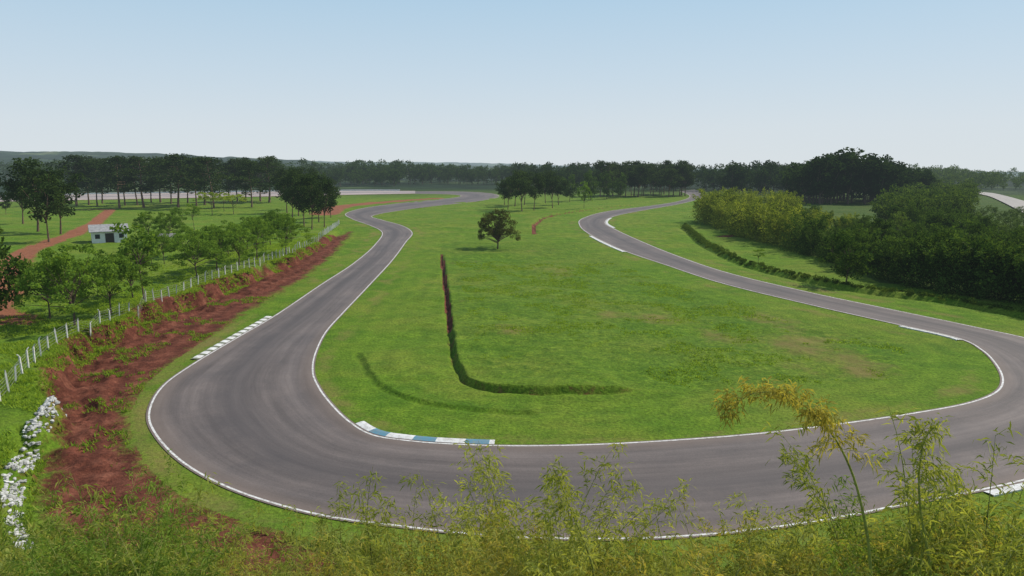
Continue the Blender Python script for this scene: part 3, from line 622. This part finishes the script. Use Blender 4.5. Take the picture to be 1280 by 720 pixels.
for i in range(3): proto('bams%d'%i,gen_bamboo(330+i,6,3,.14,.8,.7,.6),M_culm,M_bam)
def bam(kind,nv,px,top,d,wid=1.0):
    rr=ray(px,top); t=d/rr[1]; x=rr[0]*t; zt=H+rr[2]*t; z=float(hgt(np.array([x]),np.array([d]))[0]); hh=max(zt-z,1.0); s=hh/6; w=max(s,.6)*wid
    lab={'bam':'feathery yellow green bamboo plant with thin culms','bamg':'leafy fresh green bamboo plant with thin culms','bams':'sparse slender bamboo shoot with few leaves'}[kind]
    plant_parts(kind+str(random.randrange(nv)),'bamboo_plant',(x,d,z-.1),(w,w,s),random.uniform(0,6.28),lab,'bamboo','bamboo plants on the slope','culm','foliage')
NV={'bam':6,'bamg':3,'bams':3}
L=[('bams',440,540,21),('bams',470,555,20),('bams',500,590,20),('bams',420,590,20),('bams',585,580,19),('bam',625,570,18),('bam',665,545,19),('bam',705,575,18),('bams',650,520,19),('bams',770,640,17),('bams',730,610,18),
('bams',870,590,18),('bams',925,610,18),('bams',905,580,19),('bam',985,620,18),('bams',1030,625,18),('bam',1150,530,16),('bams',1178,525,15),('bam',1110,620,17),('bams',1140,560,16),
('bams',1225,465,15),('bams',1255,505,16),('bam',1270,580,17),('bams',1290,540,14),('bam',1205,580,15),('bamg',1125,600,17),('bams',1240,560,16),
('bamg',150,575,19),('bamg',118,605,18),('bamg',170,600,18),('bams',205,570,20),('bamg',60,615,18),('bams',130,560,19),('bamg',190,620,19),('bamg',80,640,17),('bamg',25,655,17),('bam',225,650,19),('bam',265,665,19),('bam',300,680,19),('bamg',140,640,17),('bam',345,675,18),('bam',10,690,16),('bam',110,660,16),('bam',385,655,19)]
for kd,px,tp_,d in L: bam(kd,NV[kd],px,tp_,d,1.0)
ex=[0,60,130,190,240,330,400,440,540,600,680,740,800,870,930,1000,1080,1130,1200,1290]
ey=[665,640,620,640,665,670,660,650,650,610,600,645,675,660,640,645,650,610,605,590]
for i in range(105):
    px=-10+1310*(i+random.random())/105; top=float(np.interp(px,ex,ey))+random.uniform(0,45)
    kd='bamg' if (px<210 or px>1100) and random.random()<.35 else 'bam'
    bam(kd,NV[kd],px,top,random.uniform(13.5,21),random.uniform(.8,1.1))
def arch(pix,d,seed,label,mat,leafL=.2,mm=1.6,dens=2.0,bl=.5,start=.5):
    P=[]
    for px,py in pix:
        rr=ray(px,py); t=d/rr[1]; P.append((rr[0]*t,d+(px-pix[0][0])*.002,H+rr[2]*t))
    g=float(hgt(np.array([P[0][0]]),np.array([d]))[0]); base=(P[0][0]+.5,d,g)
    P=np.array([base]+P); C3=catmull(P,5); r=np.random.default_rng(seed); T=Q(); C=Q(); Lc=C3-np.array(base)
    T.tube(Lc,[.035*(1-.85*i/len(Lc)) for i in range(len(Lc))],6)
    dress(T,C,Lc[int(len(Lc)*start):],.05,r,dens,bl,1.0,leafL,mm)
    e=obj('bamboo_plant',None,loc=base); obj('culm',T.mesh('culm',[M_culm],True),e); obj('foliage',C.mesh('foliage',[mat]),e); tag(e,label,'bamboo')
arch([(1090,740),(1078,640),(1055,570),(1020,520),(980,492),(935,486),(893,512)],14,42,'tall bamboo culm arching over with a golden drooping tip',M_bamy,.20,1.7,2.2,.5,.42)
arch([(1165,740),(1150,640),(1148,590),(1155,550),(1175,528)],14.5,43,'upright bamboo culm with a dense leafy top',M_bam,.2,1.5,2.2)
arch([(745,740),(735,690),(715,640),(700,600),(690,580)],15,44,'thin leaning bamboo culm with yellow green leaves',M_bam)
# ------------------------------------------------------------ sky, sun, camera
w=bpy.data.worlds.new('World'); S.world=w; w.use_nodes=True; nt=w.node_tree; bg=nt.nodes['Background']
sk=nt.nodes.new('ShaderNodeTexSky'); sk.sky_type='NISHITA'; sk.sun_disc=False; sk.sun_elevation=math.radians(46); sk.sun_rotation=math.radians(62); sk.altitude=300; sk.air_density=1.0; sk.dust_density=1.0; sk.ozone_density=1.5
tc=nt.nodes.new('ShaderNodeTexCoord'); sx=nt.nodes.new('ShaderNodeSeparateXYZ'); nt.links.new(tc.outputs['Generated'],sx.inputs[0])
hz=ramp(nt,sx.outputs[2],[(0.0,(.69,.745,.775)),(.05,(.66,.735,.79)),(.12,(.57,.695,.80)),(.24,(.42,.62,.79)),(1.0,(.15,.28,.48))])
hf=ramp(nt,sx.outputs[2],[(0.0,(1,1,1)),(.25,(.9,.9,.9)),(1.0,(.3,.3,.3))])
STR=.11
hs=mix(nt,1.0,hz,(1/STR,)*3,'MULTIPLY')
nt.links.new(mix(nt,hf,sk.outputs[0],hs),bg.inputs[0]); bg.inputs[1].default_value=STR
az=math.radians(62); el=math.radians(46); ts=Vector((math.sin(az)*math.cos(el),math.cos(az)*math.cos(el),math.sin(el)))
sl=bpy.data.lights.new('sun','SUN'); sl.energy=4.5; sl.angle=math.radians(.5); sl.color=(1,.93,.82); so=bpy.data.objects.new('sun',sl); COL.objects.link(so); so.rotation_euler=ts.to_track_quat('Z','Y').to_euler()
cam=bpy.data.cameras.new('camera'); cam.sensor_width=36; cam.lens=F/1280*36; cam.clip_end=30000; cam.clip_start=.1
co=bpy.data.objects.new('camera',cam); COL.objects.link(co); co.location=(0,0,H); co.rotation_euler=(math.pi/2-PITCH,0,0); S.camera=co
S.view_settings.view_transform='Standard'; S.view_settings.look='None'; S.view_settings.exposure=0
print('plants',CNT[0])
